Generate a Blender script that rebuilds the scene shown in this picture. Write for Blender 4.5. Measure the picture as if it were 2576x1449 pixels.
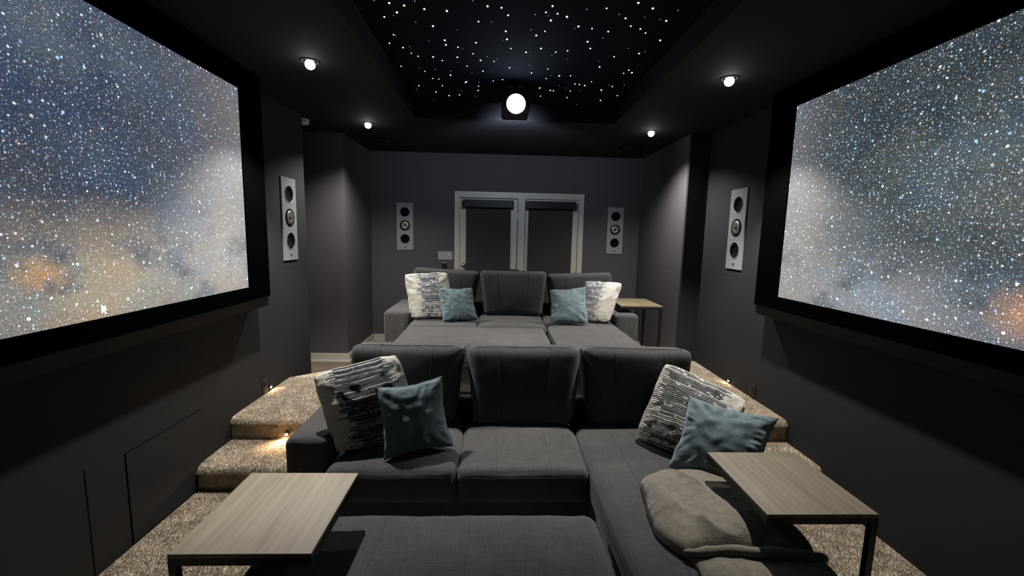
import bpy, bmesh, math, random
from mathutils import Vector, Matrix, noise, Euler
PI = math.pi
for o in list(bpy.data.objects): bpy.data.objects.remove(o)
SC = bpy.context.scene
COL = SC.collection
random.seed(7)

# ------------------------------------------------------------------ camera
F_PX, YAW, PIT, ROL = 1061.06, 0.0367658, 0.1240124, 0.0221447
EYE = 1.74
def cam_axes():
    cy, sy = math.cos(YAW), math.sin(YAW)
    f = Vector((sy, cy, 0)); r = Vector((cy, -sy, 0)); u = Vector((0, 0, 1))
    f2 = f*math.cos(PIT) - u*math.sin(PIT); u2 = u*math.cos(PIT) + f*math.sin(PIT)
    r3 = r*math.cos(ROL) + u2*math.sin(ROL); u3 = u2*math.cos(ROL) - r*math.sin(ROL)
    return r3, u3, f2
r3, u3, f2 = cam_axes()
cd = bpy.data.cameras.new('camera'); cam = bpy.data.objects.new('camera', cd); COL.objects.link(cam)
cd.sensor_width = 36; cd.sensor_fit = 'HORIZONTAL'; cd.lens = F_PX/2576*36; cd.clip_start = 0.02
mw = Matrix.Identity(4)
for i in range(3):
    mw[i][0] = r3[i]; mw[i][1] = u3[i]; mw[i][2] = -f2[i]
mw[2][3] = EYE
cam.matrix_world = mw
SC.camera = cam
SC.view_settings.view_transform = 'Standard'; SC.view_settings.look = 'None'
SC.view_settings.exposure = 0.0; SC.view_settings.gamma = 1.0; SC.view_settings.use_curve_mapping = False

# ------------------------------------------------------------------ world and lights
w = bpy.data.worlds.new('world'); SC.world = w; w.use_nodes = True
w.node_tree.nodes['Background'].inputs[0].default_value = (0.01, 0.011, 0.014, 1)
w.node_tree.nodes['Background'].inputs[1].default_value = 0.05
CEIL = 2.88
DOWN = [(-1.29, 3.07), (-1.385, 4.675), (1.63, 4.65), (1.625, 3.10)]
def lamp(name, kind, loc, power, color, radius=.02, size=None, blend=.5, direction=None):
    d = bpy.data.lights.new(name, kind); o = bpy.data.objects.new(name, d); COL.objects.link(o)
    d.energy = power; d.color = color; d.shadow_soft_size = radius
    if kind == 'SPOT':
        d.spot_size = size; d.spot_blend = blend
    o.location = loc
    if direction: o.rotation_euler = Vector(direction).to_track_quat('-Z', 'Y').to_euler()
    return o
for k, (x, y) in enumerate(DOWN):
    lamp('downlight_beam', 'SPOT', (x, y, CEIL-.10), (320, 225, 225, 305)[k], (1.0, .945, .875), .03, math.radians((98, 136, 136, 98)[k]), (.45, 1.0, 1.0, .45)[k], (0, 0, -1))
    lamp('downlight_glow', 'POINT', (x, y, CEIL-.10), .5, (1.0, .94, .88), .03)
# projector: cool spill of the lens
lamp('projector_spill', 'POINT', (.135, 3.58, 2.66), 1.6, (.22, .42, 1.0), .05)
lamp('back_wall_fill', 'SPOT', (.135, 4.14, 2.72), 52, (.68, .78, 1.0), .05, math.radians(124), .7, (0, 1, -.06))  # added cool fill behind the projector, no real source, brightens the back wall
# warm step lights
for loc, dr in (((-1.952, 3.62, .392), (.4, 0, -1)), ((2.282, 3.914, .385), (-.4, 0, -1)), ((-1.557, 3.035, .235), (0, -.5, -1))):
    lamp('step_light_beam', 'SPOT', loc, 13.0, (1.0, .66, .34), .008, math.radians(150), .8, dr)

# ------------------------------------------------------------------ materials
def new_mat(name):
    m = bpy.data.materials.new(name); m.use_nodes = True
    nt = m.node_tree; b = nt.nodes['Principled BSDF']
    return m, nt, b
def N(nt, t, **kw):
    n = nt.nodes.new(t)
    for k, v in kw.items(): setattr(n, k, v)
    return n
def math_n(nt, op, a, b=None, clamp=False):
    n = N(nt, 'ShaderNodeMath', operation=op); n.use_clamp = clamp
    for i, v in enumerate((a, b)):
        if v is None: continue
        if isinstance(v, (int, float)): n.inputs[i].default_value = v
        else: nt.links.new(v, n.inputs[i])
    return n.outputs[0]
def ramp(nt, fac, stops):
    n = N(nt, 'ShaderNodeValToRGB'); nt.links.new(fac, n.inputs[0])
    els = n.color_ramp.elements
    while len(els) < len(stops): els.new(.5)
    for e, (p, c) in zip(els, stops):
        e.position = p; e.color = (c[0], c[1], c[2], 1) if not isinstance(c, (int, float)) else (c, c, c, 1)
    return n.outputs[0]
def mapped(nt, scale=(1, 1, 1), rot=(0, 0, 0), src='Object'):
    t = N(nt, 'ShaderNodeTexCoord'); m = N(nt, 'ShaderNodeMapping')
    m.inputs['Scale'].default_value = scale; m.inputs['Rotation'].default_value = rot
    nt.links.new(t.outputs[src], m.inputs[0]); return m.outputs[0]
def nz(nt, vec, scale, detail=3, rough=.5):
    n = N(nt, 'ShaderNodeTexNoise'); n.inputs['Scale'].default_value = scale
    n.inputs['Detail'].default_value = detail; n.inputs['Roughness'].default_value = rough
    nt.links.new(vec, n.inputs['Vector']); return n.outputs['Fac']
def bump(nt, b, h, strength, dist=.002):
    n = N(nt, 'ShaderNodeBump'); n.inputs['Strength'].default_value = strength; n.inputs['Distance'].default_value = dist
    nt.links.new(h, n.inputs['Height']); nt.links.new(n.outputs[0], b.inputs['Normal'])
def mix(nt, fac, a, b, mode='MIX'):
    n = N(nt, 'ShaderNodeMix', data_type='RGBA', blend_type=mode)
    for s, v in ((0, fac), (6, a), (7, b)):
        if isinstance(v, (int, float)): n.inputs[s].default_value = v
        elif isinstance(v, tuple): n.inputs[s].default_value = (*v, 1)
        else: nt.links.new(v, n.inputs[s])
    return n.outputs[2]
def g3(c, g=.70): return tuple(x*g for x in c)
def plain(name, col, rough=.5, metal=0, var=0, nscale=40, bmp=0, spec=.5):
    if metal < .5: col = g3(col)
    m, nt, b = new_mat(name)
    b.inputs['Roughness'].default_value = rough; b.inputs['Metallic'].default_value = metal
    b.inputs['Specular IOR Level'].default_value = spec
    v = mapped(nt); n = nz(nt, v, nscale, 4)
    c = ramp(nt, n, [(.3, tuple(x*(1-var) for x in col)), (.7, tuple(min(1, x*(1+var)) for x in col))])
    nt.links.new(c, b.inputs['Base Color'])
    if bmp: bump(nt, b, n, bmp, .001)
    return m
def emit(name, col, strength):
    m, nt, b = new_mat(name)
    b.inputs['Base Color'].default_value = (0, 0, 0, 1)
    b.inputs['Emission Color'].default_value = (*col, 1); b.inputs['Emission Strength'].default_value = strength
    return m
M = {}
M['wall_dark'] = plain('dark charcoal wall paint', (.0205, .0205, .023), .75, 0, .05, 90, .12, .3)
M['wall_light'] = plain('warm grey wall paint', (.088, .082, .089), .8, 0, .04, 90, .1, .3)
M['ceiling'] = plain('black ceiling paint', (.013, .013, .016), .85, 0, .05, 60, .08, .25)
M['star_panel'] = plain('midnight blue star panel felt', (.006, .008, .014), .95, 0, .1, 80, 0, .1)
M['trim'] = plain('cream white trim paint', (.56, .53, .44), .45, 0, .03, 30)
M['velvet'] = plain('black velvet', (.0015, .0015, .0016), 1, 0, 0, 30, 0, 0)
M['black'] = plain('matt black plastic', (.008, .008, .009), .55, 0, .05, 60, .05, .3)
M['shade_fabric'] = plain('charcoal roller shade fabric', (.050, .045, .043), .95, 0, .08, 300, .1, .15)
M['cassette'] = plain('black shade cassette', (.006, .007, .011), .5, 0, 0, 30, 0, .25)
M['steel'] = plain('black powder coated steel', (.010, .010, .011), .45, 0, .1, 120, .05, .35)
M['silver'] = plain('satin silver paint', (.31, .32, .33), .5, .1, .03, 200, .04)
M['cone'] = plain('silver metallic cone', (.33, .31, .30), .4, .85, .05, 30)
M['rubber'] = plain('black rubber surround', (.006, .006, .006), .95, 0, 0, 30, 0, .05)
M['screw'] = plain('bright screw steel', (.6, .6, .6), .3, 1, 0, 20)
M['plate'] = plain('pale grey plate plastic', (.42, .38, .39), .4, 0, 0, 20)
M['bronze'] = plain('dark bronze outlet plate', (.05, .04, .035), .4, .4, .1, 60)
M['brass'] = plain('brushed brass', (.45, .36, .18), .35, .9, .05, 60)
M['nickel'] = plain('aged nickel', (.30, .27, .22), .3, .9, .05, 60)
M['white'] = plain('white plastic', (.7, .68, .64), .45, 0, 0, 20)
M['led_green'] = emit('green indicator', (.1, 1, .15), 1.5)
M['bulb'] = emit('lit lamp glass', (1.0, .97, .9), 14)
M['lens'] = emit('lit projector lens', (.75, .88, 1.0), 28)
M['star'] = emit('lit fibre star', (.86, .93, 1.0), 2.6)
M['star_blue'] = emit('dim blue fibre star', (.30, .48, .85), .8)
M['warm_led'] = emit('lit warm step light', (1.0, .62, .28), 12)
M['cursor'] = emit('white screen pointer', (.9, .92, .95), 1.0)

def fabric(name, col, var=.25, rough=.95, fine=420, bmp=.35, sheen=.15):
    m, nt, b = new_mat(name)
    a = nz(nt, mapped(nt, (1, .035, .035)), fine, 2)
    c = nz(nt, mapped(nt, (.035, 1, 1)), fine, 2)
    s = math_n(nt, 'ADD', a, c); big = nz(nt, mapped(nt), 6, 3)
    k = math_n(nt, 'MULTIPLY', s, .5)
    lo = tuple(x*(1-var) for x in col); hi = tuple(x*(1+var) for x in col)
    base = ramp(nt, k, [(.38, lo), (.62, hi)])
    tone = ramp(nt, big, [(.3, .9), (.7, 1.08)])
    nt.links.new(mix(nt, 1.0, base, tone, 'MULTIPLY'), b.inputs['Base Color'])
    b.inputs['Roughness'].default_value = rough; b.inputs['Specular IOR Level'].default_value = .15
    b.inputs['Sheen Weight'].default_value = sheen; b.inputs['Sheen Roughness'].default_value = .5
    bump(nt, b, k, bmp, .0012)
    return m
M['sofa'] = fabric('charcoal linen weave', (.056, .0555, .057))
M['seam'] = fabric('charcoal seam thread', (.040, .040, .042))
M['foot'] = plain('dark wood foot', (.02, .014, .01), .5)

def blue_velvet():
    m, nt, b = new_mat('dusty blue velvet')
    v = mapped(nt, (1, .12, 1), src='UV'); n1 = nz(nt, v, 130, 3, .6); n2 = nz(nt, mapped(nt), 9, 3)
    c1 = ramp(nt, n1, [(.35, (.060, .093, .108)), (.65, (.125, .180, .200))])
    c2 = ramp(nt, n2, [(.3, .85), (.7, 1.15)])
    nt.links.new(mix(nt, 1.0, c1, c2, 'MULTIPLY'), b.inputs['Base Color'])
    b.inputs['Roughness'].default_value = .7; b.inputs['Sheen Weight'].default_value = .5
    b.inputs['Sheen Tint'].default_value = (.7, .85, .95, 1); b.inputs['Specular IOR Level'].default_value = .25
    bump(nt, b, n1, .7, .003); return m
M['blue'] = blue_velvet()

def woven(name, rows, centre, halfw, bias, dark=(.06, .065, .085), mid=(.34, .35, .37), metal=.0, cut=.38):
    """rows of thick yarn: white at the ends, grey streaks of uneven length in the middle"""
    m, nt, b = new_mat(name)
    t = N(nt, 'ShaderNodeTexCoord'); sp = N(nt, 'ShaderNodeSeparateXYZ'); nt.links.new(t.outputs['UV'], sp.inputs[0])
    u, v = sp.outputs[0], sp.outputs[1]
    wob = nz(nt, mapped(nt, (3, 3, 3), src='UV'), 2.2, 2)
    vv = math_n(nt, 'ADD', math_n(nt, 'MULTIPLY', v, rows), math_n(nt, 'MULTIPLY', wob, 1.6))
    row = math_n(nt, 'FLOOR', vv); fr = math_n(nt, 'FRACT', vv)
    # random per row
    wn = N(nt, 'ShaderNodeTexWhiteNoise', noise_dimensions='1D'); nt.links.new(row, wn.inputs['W'])
    r = wn.outputs['Value']
    cv = N(nt, 'ShaderNodeCombineXYZ')
    nt.links.new(math_n(nt, 'MULTIPLY', u, 7), cv.inputs[0]); nt.links.new(math_n(nt, 'MULTIPLY', row, 3.7), cv.inputs[1])
    seg = nz(nt, cv.outputs[0], 1.3, 2, .6)
    # distance from the band centre, shifting down the pillow
    c = math_n(nt, 'ADD', math_n(nt, 'MULTIPLY', v, bias), centre)
    d = math_n(nt, 'ABSOLUTE', math_n(nt, 'SUBTRACT', u, c))
    edge = math_n(nt, 'ADD', math_n(nt, 'MULTIPLY', r, .20), halfw-.10)
    inside = math_n(nt, 'GREATER_THAN', edge, d)
    seg_on = math_n(nt, 'GREATER_THAN', seg, cut)
    fac = math_n(nt, 'MULTIPLY', inside, seg_on)
    tone = ramp(nt, math_n(nt, 'ADD', math_n(nt, 'MULTIPLY', seg, .6), math_n(nt, 'MULTIPLY', r, .5)), [(.35, dark), (.52, mid), (.62, tuple(x*.55 for x in mid)), (.75, (.52, .51, .48))])
    col = mix(nt, fac, (.74, .70, .62), tone)
    groove = math_n(nt, 'SINE', math_n(nt, 'MULTIPLY', fr, PI))
    sh = ramp(nt, groove, [(.0, .45), (.45, 1)])
    knots = nz(nt, mapped(nt, (1, .6, 1), src='UV'), 150, 2)
    nt.links.new(mix(nt, 1.0, col, sh, 'MULTIPLY'), b.inputs['Base Color'])
    b.inputs['Roughness'].default_value = .75
    nt.links.new(math_n(nt, 'MULTIPLY', fac, metal), b.inputs['Metallic'])
    h = math_n(nt, 'ADD', groove, math_n(nt, 'MULTIPLY', knots, .8))
    bump(nt, b, h, .9, .005); return m

def carpet_mat():
    m, nt, b = new_mat('taupe cut pile carpet')
    v = mapped(nt); a = nz(nt, v, 420, 3); c = nz(nt, v, 9, 3); d = nz(nt, v, 60, 2)
    base = ramp(nt, a, [(.32, (.40, .34, .27)), (.66, (.78, .69, .565))])
    t = ramp(nt, math_n(nt, 'ADD', math_n(nt, 'MULTIPLY', c, .6), math_n(nt, 'MULTIPLY', d, .4)), [(.38, .72), (.62, 1.12)])
    nt.links.new(mix(nt, 1.0, base, t, 'MULTIPLY'), b.inputs['Base Color'])
    b.inputs['Roughness'].default_value = 1; b.inputs['Specular IOR Level'].default_value = .05
    bump(nt, b, a, .8, .006); return m
M['carpet'] = carpet_mat()

def wood(name, cols, along='Y', s=1.0):
    m, nt, b = new_mat(name)
    sc = (9, .7, 9) if along == 'Y' else (.7, 9, 9)
    v = mapped(nt, tuple(x*s for x in sc))
    n = nz(nt, v, 2.4, 6, .6); g = nz(nt, mapped(nt, (160, 3.5, 160) if along == 'Y' else (3.5, 160, 160)), 1, 3, .7)
    wv = N(nt, 'ShaderNodeTexWave', wave_type='BANDS', bands_direction='X' if along == 'Y' else 'Y')
    wv.inputs['Scale'].default_value = .9; wv.inputs['Distortion'].default_value = 7; wv.inputs['Detail'].default_value = 3
    nt.links.new(v, wv.inputs['Vector'])
    k = math_n(nt, 'ADD', math_n(nt, 'MULTIPLY', n, .62), math_n(nt, 'MULTIPLY', wv.outputs['Fac'], .08))
    k = math_n(nt, 'ADD', k, math_n(nt, 'MULTIPLY', g, .34))
    c = ramp(nt, k, [(.34, g3(cols[0])), (.52, g3(cols[1])), (.70, g3(cols[2]))])
    nt.links.new(c, b.inputs['Base Color']); b.inputs['Roughness'].default_value = .55
    bump(nt, b, g, .25, .001); return m
M['table_wood'] = wood('grey oak veneer', ((.105, .077, .043), (.175, .136, .081), (.25, .203, .127)))
M['table_wood_pale'] = wood('pale grey oak veneer', ((.22, .178, .115), (.33, .275, .18), (.43, .37, .26)))

def laminate():
    m, nt, b = new_mat('greige plank laminate')
    v = mapped(nt); br = N(nt, 'ShaderNodeTexBrick'); nt.links.new(v, br.inputs['Vector'])
    br.inputs['Scale'].default_value = 1; br.inputs['Brick Width'].default_value = 1.2; br.inputs['Row Height'].default_value = .13
    br.inputs['Mortar Size'].default_value = .0025; br.inputs['Color1'].default_value = (.14, .105, .075, 1)
    br.inputs['Color2'].default_value = (.09, .067, .048, 1); br.inputs['Mortar'].default_value = (.02, .015, .012, 1)
    g = nz(nt, mapped(nt, (3, 70, 3)), 1, 4, .7)
    nt.links.new(mix(nt, 1.0, br.outputs[0], ramp(nt, g, [(.3, .6), (.7, 1.35)]), 'MULTIPLY'), b.inputs['Base Color'])
    b.inputs['Roughness'].default_value = .4; return m
M['laminate'] = laminate()

def plush():
    m, nt, b = new_mat('grey plush fleece')
    v = mapped(nt); a = nz(nt, v, 34, 5, .65); c = nz(nt, v, 260, 2)
    k = math_n(nt, 'ADD', math_n(nt, 'MULTIPLY', a, .7), math_n(nt, 'MULTIPLY', c, .3))
    nt.links.new(ramp(nt, k, [(.35, (.140, .124, .097)), (.65, (.235, .212, .172))]), b.inputs['Base Color'])
    b.inputs['Roughness'].default_value = .95; b.inputs['Sheen Weight'].default_value = .45; b.inputs['Specular IOR Level'].default_value = .1
    bump(nt, b, k, .8, .007); return m
M['plush'] = plush()

def starfield(name, base_stops, wash_c, wash_dir, density, blobs=()):
    """the picture shown on a projection screen: cloudy sky with thousands of stars, plus a painted downlight wash (y, z in metres)"""
    m, nt, b = new_mat(name)
    t = N(nt, 'ShaderNodeTexCoord'); sp = N(nt, 'ShaderNodeSeparateXYZ'); nt.links.new(t.outputs['Object'], sp.inputs[0])
    cv = N(nt, 'ShaderNodeCombineXYZ'); nt.links.new(sp.outputs[1], cv.inputs[0]); nt.links.new(sp.outputs[2], cv.inputs[1])
    P = cv.outputs[0]; yy, zz = sp.outputs[1], sp.outputs[2]
    def nn(s, d=5, off=0):
        mp = N(nt, 'ShaderNodeMapping'); mp.inputs['Location'].default_value = (off, off*1.7, 0); nt.links.new(P, mp.inputs[0])
        return nz(nt, mp.outputs[0], s, d, .62)
    cloud = nn(1.6, 7, 3.1); cloud2 = nn(3.8, 6, 9.2); grain = nn(150, 2, 5)
    # vertical: bright band low, dark blue high
    vfac = math_n(nt, 'MULTIPLY_ADD' if False else 'ADD', math_n(nt, 'MULTIPLY', zz, base_stops['vz']), base_stops['v0'])
    glow = math_n(nt, 'SUBTRACT', math_n(nt, 'ADD', math_n(nt, 'MULTIPLY', cloud, 1.3), math_n(nt, 'MULTIPLY', cloud2, .35)), vfac, True)
    side = math_n(nt, 'ADD', math_n(nt, 'MULTIPLY', yy, wash_dir[0]), wash_dir[1], True)
    base = ramp(nt, glow, base_stops['ramp'])
    base = mix(nt, math_n(nt, 'MULTIPLY', side, side), base, wash_c)  # grey wash of the downlights on the far end, painted into the picture
    for yc, zc, ra, rb, col, k in blobs:
        dy = math_n(nt, 'DIVIDE', math_n(nt, 'SUBTRACT', yy, yc), ra); dz = math_n(nt, 'DIVIDE', math_n(nt, 'SUBTRACT', zz, zc), rb)
        dd = math_n(nt, 'SQRT', math_n(nt, 'ADD', math_n(nt, 'MULTIPLY', dy, dy), math_n(nt, 'MULTIPLY', dz, dz)))
        m_ = math_n(nt, 'SUBTRACT', 1.0, dd, True); m_ = math_n(nt, 'MULTIPLY', m_, math_n(nt, 'ADD', math_n(nt, 'MULTIPLY', cloud2, 5.0), -1.5, True), True)
        base = mix(nt, math_n(nt, 'MULTIPLY', m_, k, True), base, col)
    hue = nn(2.3, 3, 21)
    tint = ramp(nt, hue, [(.35, (.82, .98, 1.12)), (.5, (1, 1, 1)), (.66, base_stops['tint'])])
    base = mix(nt, 1.0, base, tint, 'MULTIPLY')
    base = mix(nt, 1.0, base, ramp(nt, grain, [(.3, .62), (.7, 1.42)]), 'MULTIPLY')
    cur = base
    for S, rad, gain, off, pw in ((9, .075, 1.6, 0, 4.5/density), (20, .12, 1.5, 4, 5/density), (40, .19, 1.2, 8, 5/density), (80, .26, .7, 13, 4.2/density), (150, .32, .3, 17, 3/density)):
        mp = N(nt, 'ShaderNodeMapping'); mp.inputs['Location'].default_value = (off*.37, off*.21, 0); nt.links.new(P, mp.inputs[0])
        vo = N(nt, 'ShaderNodeTexVoronoi', voronoi_dimensions='2D'); vo.inputs['Scale'].default_value = S
        nt.links.new(mp.outputs[0], vo.inputs['Vector'])
        sc = N(nt, 'ShaderNodeSeparateColor'); nt.links.new(vo.outputs['Color'], sc.inputs[0])
        br = math_n(nt, 'POWER', sc.outputs[0], pw)
        dd = math_n(nt, 'DIVIDE', vo.outputs['Distance'], rad)
        core = math_n(nt, 'SUBTRACT', 1.0, dd, True)
        core = math_n(nt, 'MULTIPLY', math_n(nt, 'MULTIPLY', core, 2.0, True), br)
        scol = ramp(nt, sc.outputs[1], [(.0, (.22, .42, 1.0)), (.32, (.45, .74, 1.0)), (.6, (.88, .97, 1.0)), (.86, (1, .92, .86)), (1.0, (1.0, .5, .32))])
        add = mix(nt, 1.0, scol, math_n(nt, 'MULTIPLY', core, gain), 'MULTIPLY')
        # value into colour
        cur = mix(nt, 1.0, cur, add, 'ADD')
    b.inputs['Base Color'].default_value = (.05, .05, .05, 1); b.inputs['Roughness'].default_value = .9
    b.inputs['Specular IOR Level'].default_value = .0
    nt.links.new(cur, b.inputs['Emission Color']); b.inputs['Emission Strength'].default_value = 1.0
    return m
M['sky_left'] = starfield('blue star cloud picture', dict(vz=.50, v0=.36, tint=(1.14, 1.01, .87), ramp=[(0, (.040, .052, .088)), (.32, (.060, .075, .108)), (.55, (.11, .125, .15)), (.75, (.22, .21, .20)), (1, (.40, .36, .30))]), (.15, .15, .16), (.95, -.12), 1.0, [(.15, .17, .95, .42, (.36, .30, .215), 1.25), (-.16, .24, .13, .10, (.60, .30, .12), .9), (1.0, .22, .6, .55, (.36, .36, .36), 1.1), (-.1, 1.25, .9, .30, (.10, .13, .17), .8)])
M['sky_right'] = starfield('grey star cloud picture', dict(vz=.30, v0=.42, tint=(1.10, 1.01, .94), ramp=[(0, (.028, .038, .044)), (.35, (.050, .062, .068)), (.65, (.12, .132, .14)), (1, (.32, .32, .33))]), (.17, .17, .178), (1.5, -.95), 1.5, [(.45, .10, 1.3, .36, (.22, .23, .25), 1.1), (1.15, .25, .5, .6, (.25, .25, .245), 1.0), (-.27, .16, .16, .14, (.60, .27, .13), .9), (-.2, .75, .9, .5, (.10, .12, .125), 1.0)])

# ------------------------------------------------------------------ mesh helpers
def link_mesh(name, verts, faces, mat=None, parent=None, smooth=False, uvs=None):
    me = bpy.data.meshes.new(name); me.from_pydata([tuple(v) for v in verts], [], faces); me.update()
    bm = bmesh.new(); bm.from_mesh(me); bmesh.ops.recalc_face_normals(bm, faces=bm.faces)
    if uvs is not None:
        uvl = bm.loops.layers.uv.new('UVMap')
        bm.verts.ensure_lookup_table()
        for f in bm.faces:
            for l in f.loops: l[uvl].uv = uvs[l.vert.index]
    bm.to_mesh(me); bm.free()
    if smooth:
        for p in me.polygons: p.use_smooth = True
    o = bpy.data.objects.new(name, me); COL.objects.link(o)
    if mat: me.materials.append(mat)
    if parent: o.parent = parent
    return o
class MB:
    def __init__(s): s.v = []; s.f = []
    def box(s, x0, x1, y0, y1, z0, z1, r=0):
        if r <= 0:
            k = len(s.v)
            s.v += [(x, y, z) for z in (z0, z1) for y in (y0, y1) for x in (x0, x1)]
            s.f += [tuple(k+i for i in q) for q in ((0, 2, 3, 1), (4, 5, 7, 6), (0, 1, 5, 4), (2, 6, 7, 3), (0, 4, 6, 2), (1, 3, 7, 5))]
        else:
            v, f = rbox((x1-x0)/2, (y1-y0)/2, (z1-z0)/2, r, 2, 2)
            k = len(s.v); c = ((x0+x1)/2, (y0+y1)/2, (z0+z1)/2)
            s.v += [(p[0]+c[0], p[1]+c[1], p[2]+c[2]) for p, _ in v]; s.f += [tuple(k+i for i in q) for q in f]
        return s
    def add(s, v, f):
        k = len(s.v); s.v += [tuple(p) for p in v]; s.f += [tuple(k+i for i in q) for q in f]; return s
    def prism(s, poly, z0, z1):
        n = len(poly); k = len(s.v)
        s.v += [(x, y, z0) for x, y in poly]+[(x, y, z1) for x, y in poly]
        s.f += [tuple(k+i for i in range(n))[::-1], tuple(k+n+i for i in range(n))]
        s.f += [(k+i, k+(i+1) % n, k+n+(i+1) % n, k+n+i) for i in range(n)]
        return s
    def lathe(s, prof, c=(0, 0, 0), axis='Z', n=40):
        """prof: (radius, height) pairs"""
        k = len(s.v); m = len(prof)
        for r, h in prof:
            for i in range(n):
                a = 2*PI*i/n; p = (r*math.cos(a), r*math.sin(a), h)
                if axis == 'Y': p = (p[0], -p[2], p[1])      # height goes towards -Y
                s.v.append((p[0]+c[0], p[1]+c[1], p[2]+c[2]))
        for j in range(m-1):
            for i in range(n):
                s.f.append((k+j*n+i, k+j*n+(i+1) % n, k+(j+1)*n+(i+1) % n, k+(j+1)*n+i))
        s.f.append(tuple(k+i for i in range(n))[::-1]); s.f.append(tuple(k+(m-1)*n+i for i in range(n)))
        return s
    def tube(s, pts, r, n=6, closed=False):
        pts = [Vector(p) for p in pts]; k = len(s.v); m = len(pts)
        for i, p in enumerate(pts):
            a = pts[(i-1) % m if closed else max(0, i-1)]; b = pts[(i+1) % m if closed else min(m-1, i+1)]
            t = (b-a).normalized() if (b-a).length > 1e-9 else Vector((0, 0, 1))
            up = Vector((0, 0, 1)) if abs(t.z) < .9 else Vector((1, 0, 0))
            e1 = t.cross(up).normalized(); e2 = t.cross(e1)
            for j in range(n):
                q = p+e1*(r*math.cos(2*PI*j/n))+e2*(r*math.sin(2*PI*j/n)); s.v.append(tuple(q))
        for i in range(m if closed else m-1):
            for j in range(n):
                i2 = (i+1) % m
                s.f.append((k+i*n+j, k+i*n+(j+1) % n, k+i2*n+(j+1) % n, k+i2*n+j))
        if not closed:
            s.f.append(tuple(k+j for j in range(n))[::-1]); s.f.append(tuple(k+(m-1)*n+j for j in range(n)))
        return s
    def build(s, name, mat, parent=None, smooth=False): return link_mesh(name, s.v, s.f, mat, parent, smooth)

def axis_samples(h, r, inner, edge):
    a = [-h+r*(1-math.cos(PI/2*i/edge)) for i in range(edge)]
    b = [-(h-r)+2*(h-r)*i/inner for i in range(inner+1)]
    return a+b+[-x for x in a[::-1]]
def round_pt(p, h, r):
    q = [max(-(hh-r), min(hh-r, c)) for c, hh in zip(p, h)]
    d = Vector(p)-Vector(q)
    # cube-surface coordinates bend round the rounded rim
    if d.length < 1e-9: return Vector(p)
    return Vector(q)+d.normalized()*r
def rbox(hx, hy, hz, r, inner=10, edge=4):
    """rounded box -> [(point, (u,v,w))], faces"""
    h = (hx, hy, hz); r = min(r, min(h)*.999)
    X, Y, Z = (axis_samples(k, r, inner, edge) for k in h)
    idx = {}; V = []; Fc = []
    def vid(i, j, k):
        key = (i, j, k)
        if key not in idx:
            p = (X[i], Y[j], Z[k]); idx[key] = len(V)
            V.append((round_pt(p, h, r), (p[0]/hx, p[1]/hy, p[2]/hz)))
        return idx[key]
    nx, ny, nzz = len(X)-1, len(Y)-1, len(Z)-1
    for i in range(nx):
        for j in range(ny):
            Fc.append((vid(i, j, 0), vid(i, j+1, 0), vid(i+1, j+1, 0), vid(i+1, j, 0)))
            Fc.append((vid(i, j, nzz), vid(i+1, j, nzz), vid(i+1, j+1, nzz), vid(i, j+1, nzz)))
    for i in range(nx):
        for k in range(nzz):
            Fc.append((vid(i, 0, k), vid(i+1, 0, k), vid(i+1, 0, k+1), vid(i, 0, k+1)))
            Fc.append((vid(i, ny, k), vid(i, ny, k+1), vid(i+1, ny, k+1), vid(i+1, ny, k)))
    for j in range(ny):
        for k in range(nzz):
            Fc.append((vid(0, j, k), vid(0, j, k+1), vid(0, j+1, k+1), vid(0, j+1, k)))
            Fc.append((vid(nx, j, k), vid(nx, j+1, k), vid(nx, j+1, k+1), vid(nx, j, k+1)))
    return V, Fc
class Cushion:
    """soft upholstered block: rounded box, puffed faces, tapered, reclined, wrinkled"""
    def __init__(s, c, h, r, puff=(.0, .0, .02), taper=0, tilt=0, yawz=0, roll=0, wr=.004, seed=0, sag=0):
        s.c = Vector(c); s.h = h; s.r = r; s.puff = puff; s.taper = taper; s.wr = wr; s.seed = seed; s.sag = sag
        s.R = Euler((tilt, roll, yawz)).to_matrix()
    def warp(s, p, uvw):
        u, v, w = uvw; p = Vector(p)
        cu, cv, cw = (1-u*u), (1-v*v), (1-w*w)
        p.x += s.puff[0]*u*cv*cw; p.y += s.puff[1]*v*cu*cw; p.z += s.puff[2]*w*cu*cv
        p.x *= 1+s.taper*w
        p.z -= s.sag*cu*max(0, w)
        n = noise.noise_vector(Vector((p.x*4+s.seed, p.y*4, p.z*4)))*s.wr
        n += noise.noise_vector(Vector((p.x*11, p.y*11+s.seed, p.z*11)))*s.wr*.35
        # gathers close to the rim
        rim = max(abs(u), abs(w)) if s.h[1] < s.h[2] else max(abs(u), abs(v))
        g = max(0, (rim-.75)/.25)
        n += noise.noise_vector(Vector((p.x*26+s.seed, p.y*9, p.z*26)))*s.wr*.5*g
        return s.c+s.R@(p+n)
    def mesh(s, name, mat, parent, inner=14, edge=5):
        V, Fc = rbox(*s.h, s.r, inner, edge)
        return link_mesh(name, [s.warp(p, q) for p, q in V], Fc, mat, parent, True)
    def on(s, u, v, w, lift=0):
        p = (u*s.h[0], v*s.h[1], w*s.h[2]); q = round_pt(p, s.h, s.r)
        return s.warp(q, (u, v, w))
    def seam(s, uvws, parent, r=.0022, closed=False, lift=(0, 0, 0)):
        pts = [s.on(*q)+Vector(lift) for q in uvws]
        return MB().tube(pts, r, 5, closed).build('seam', M['seam'], parent, True)

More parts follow.
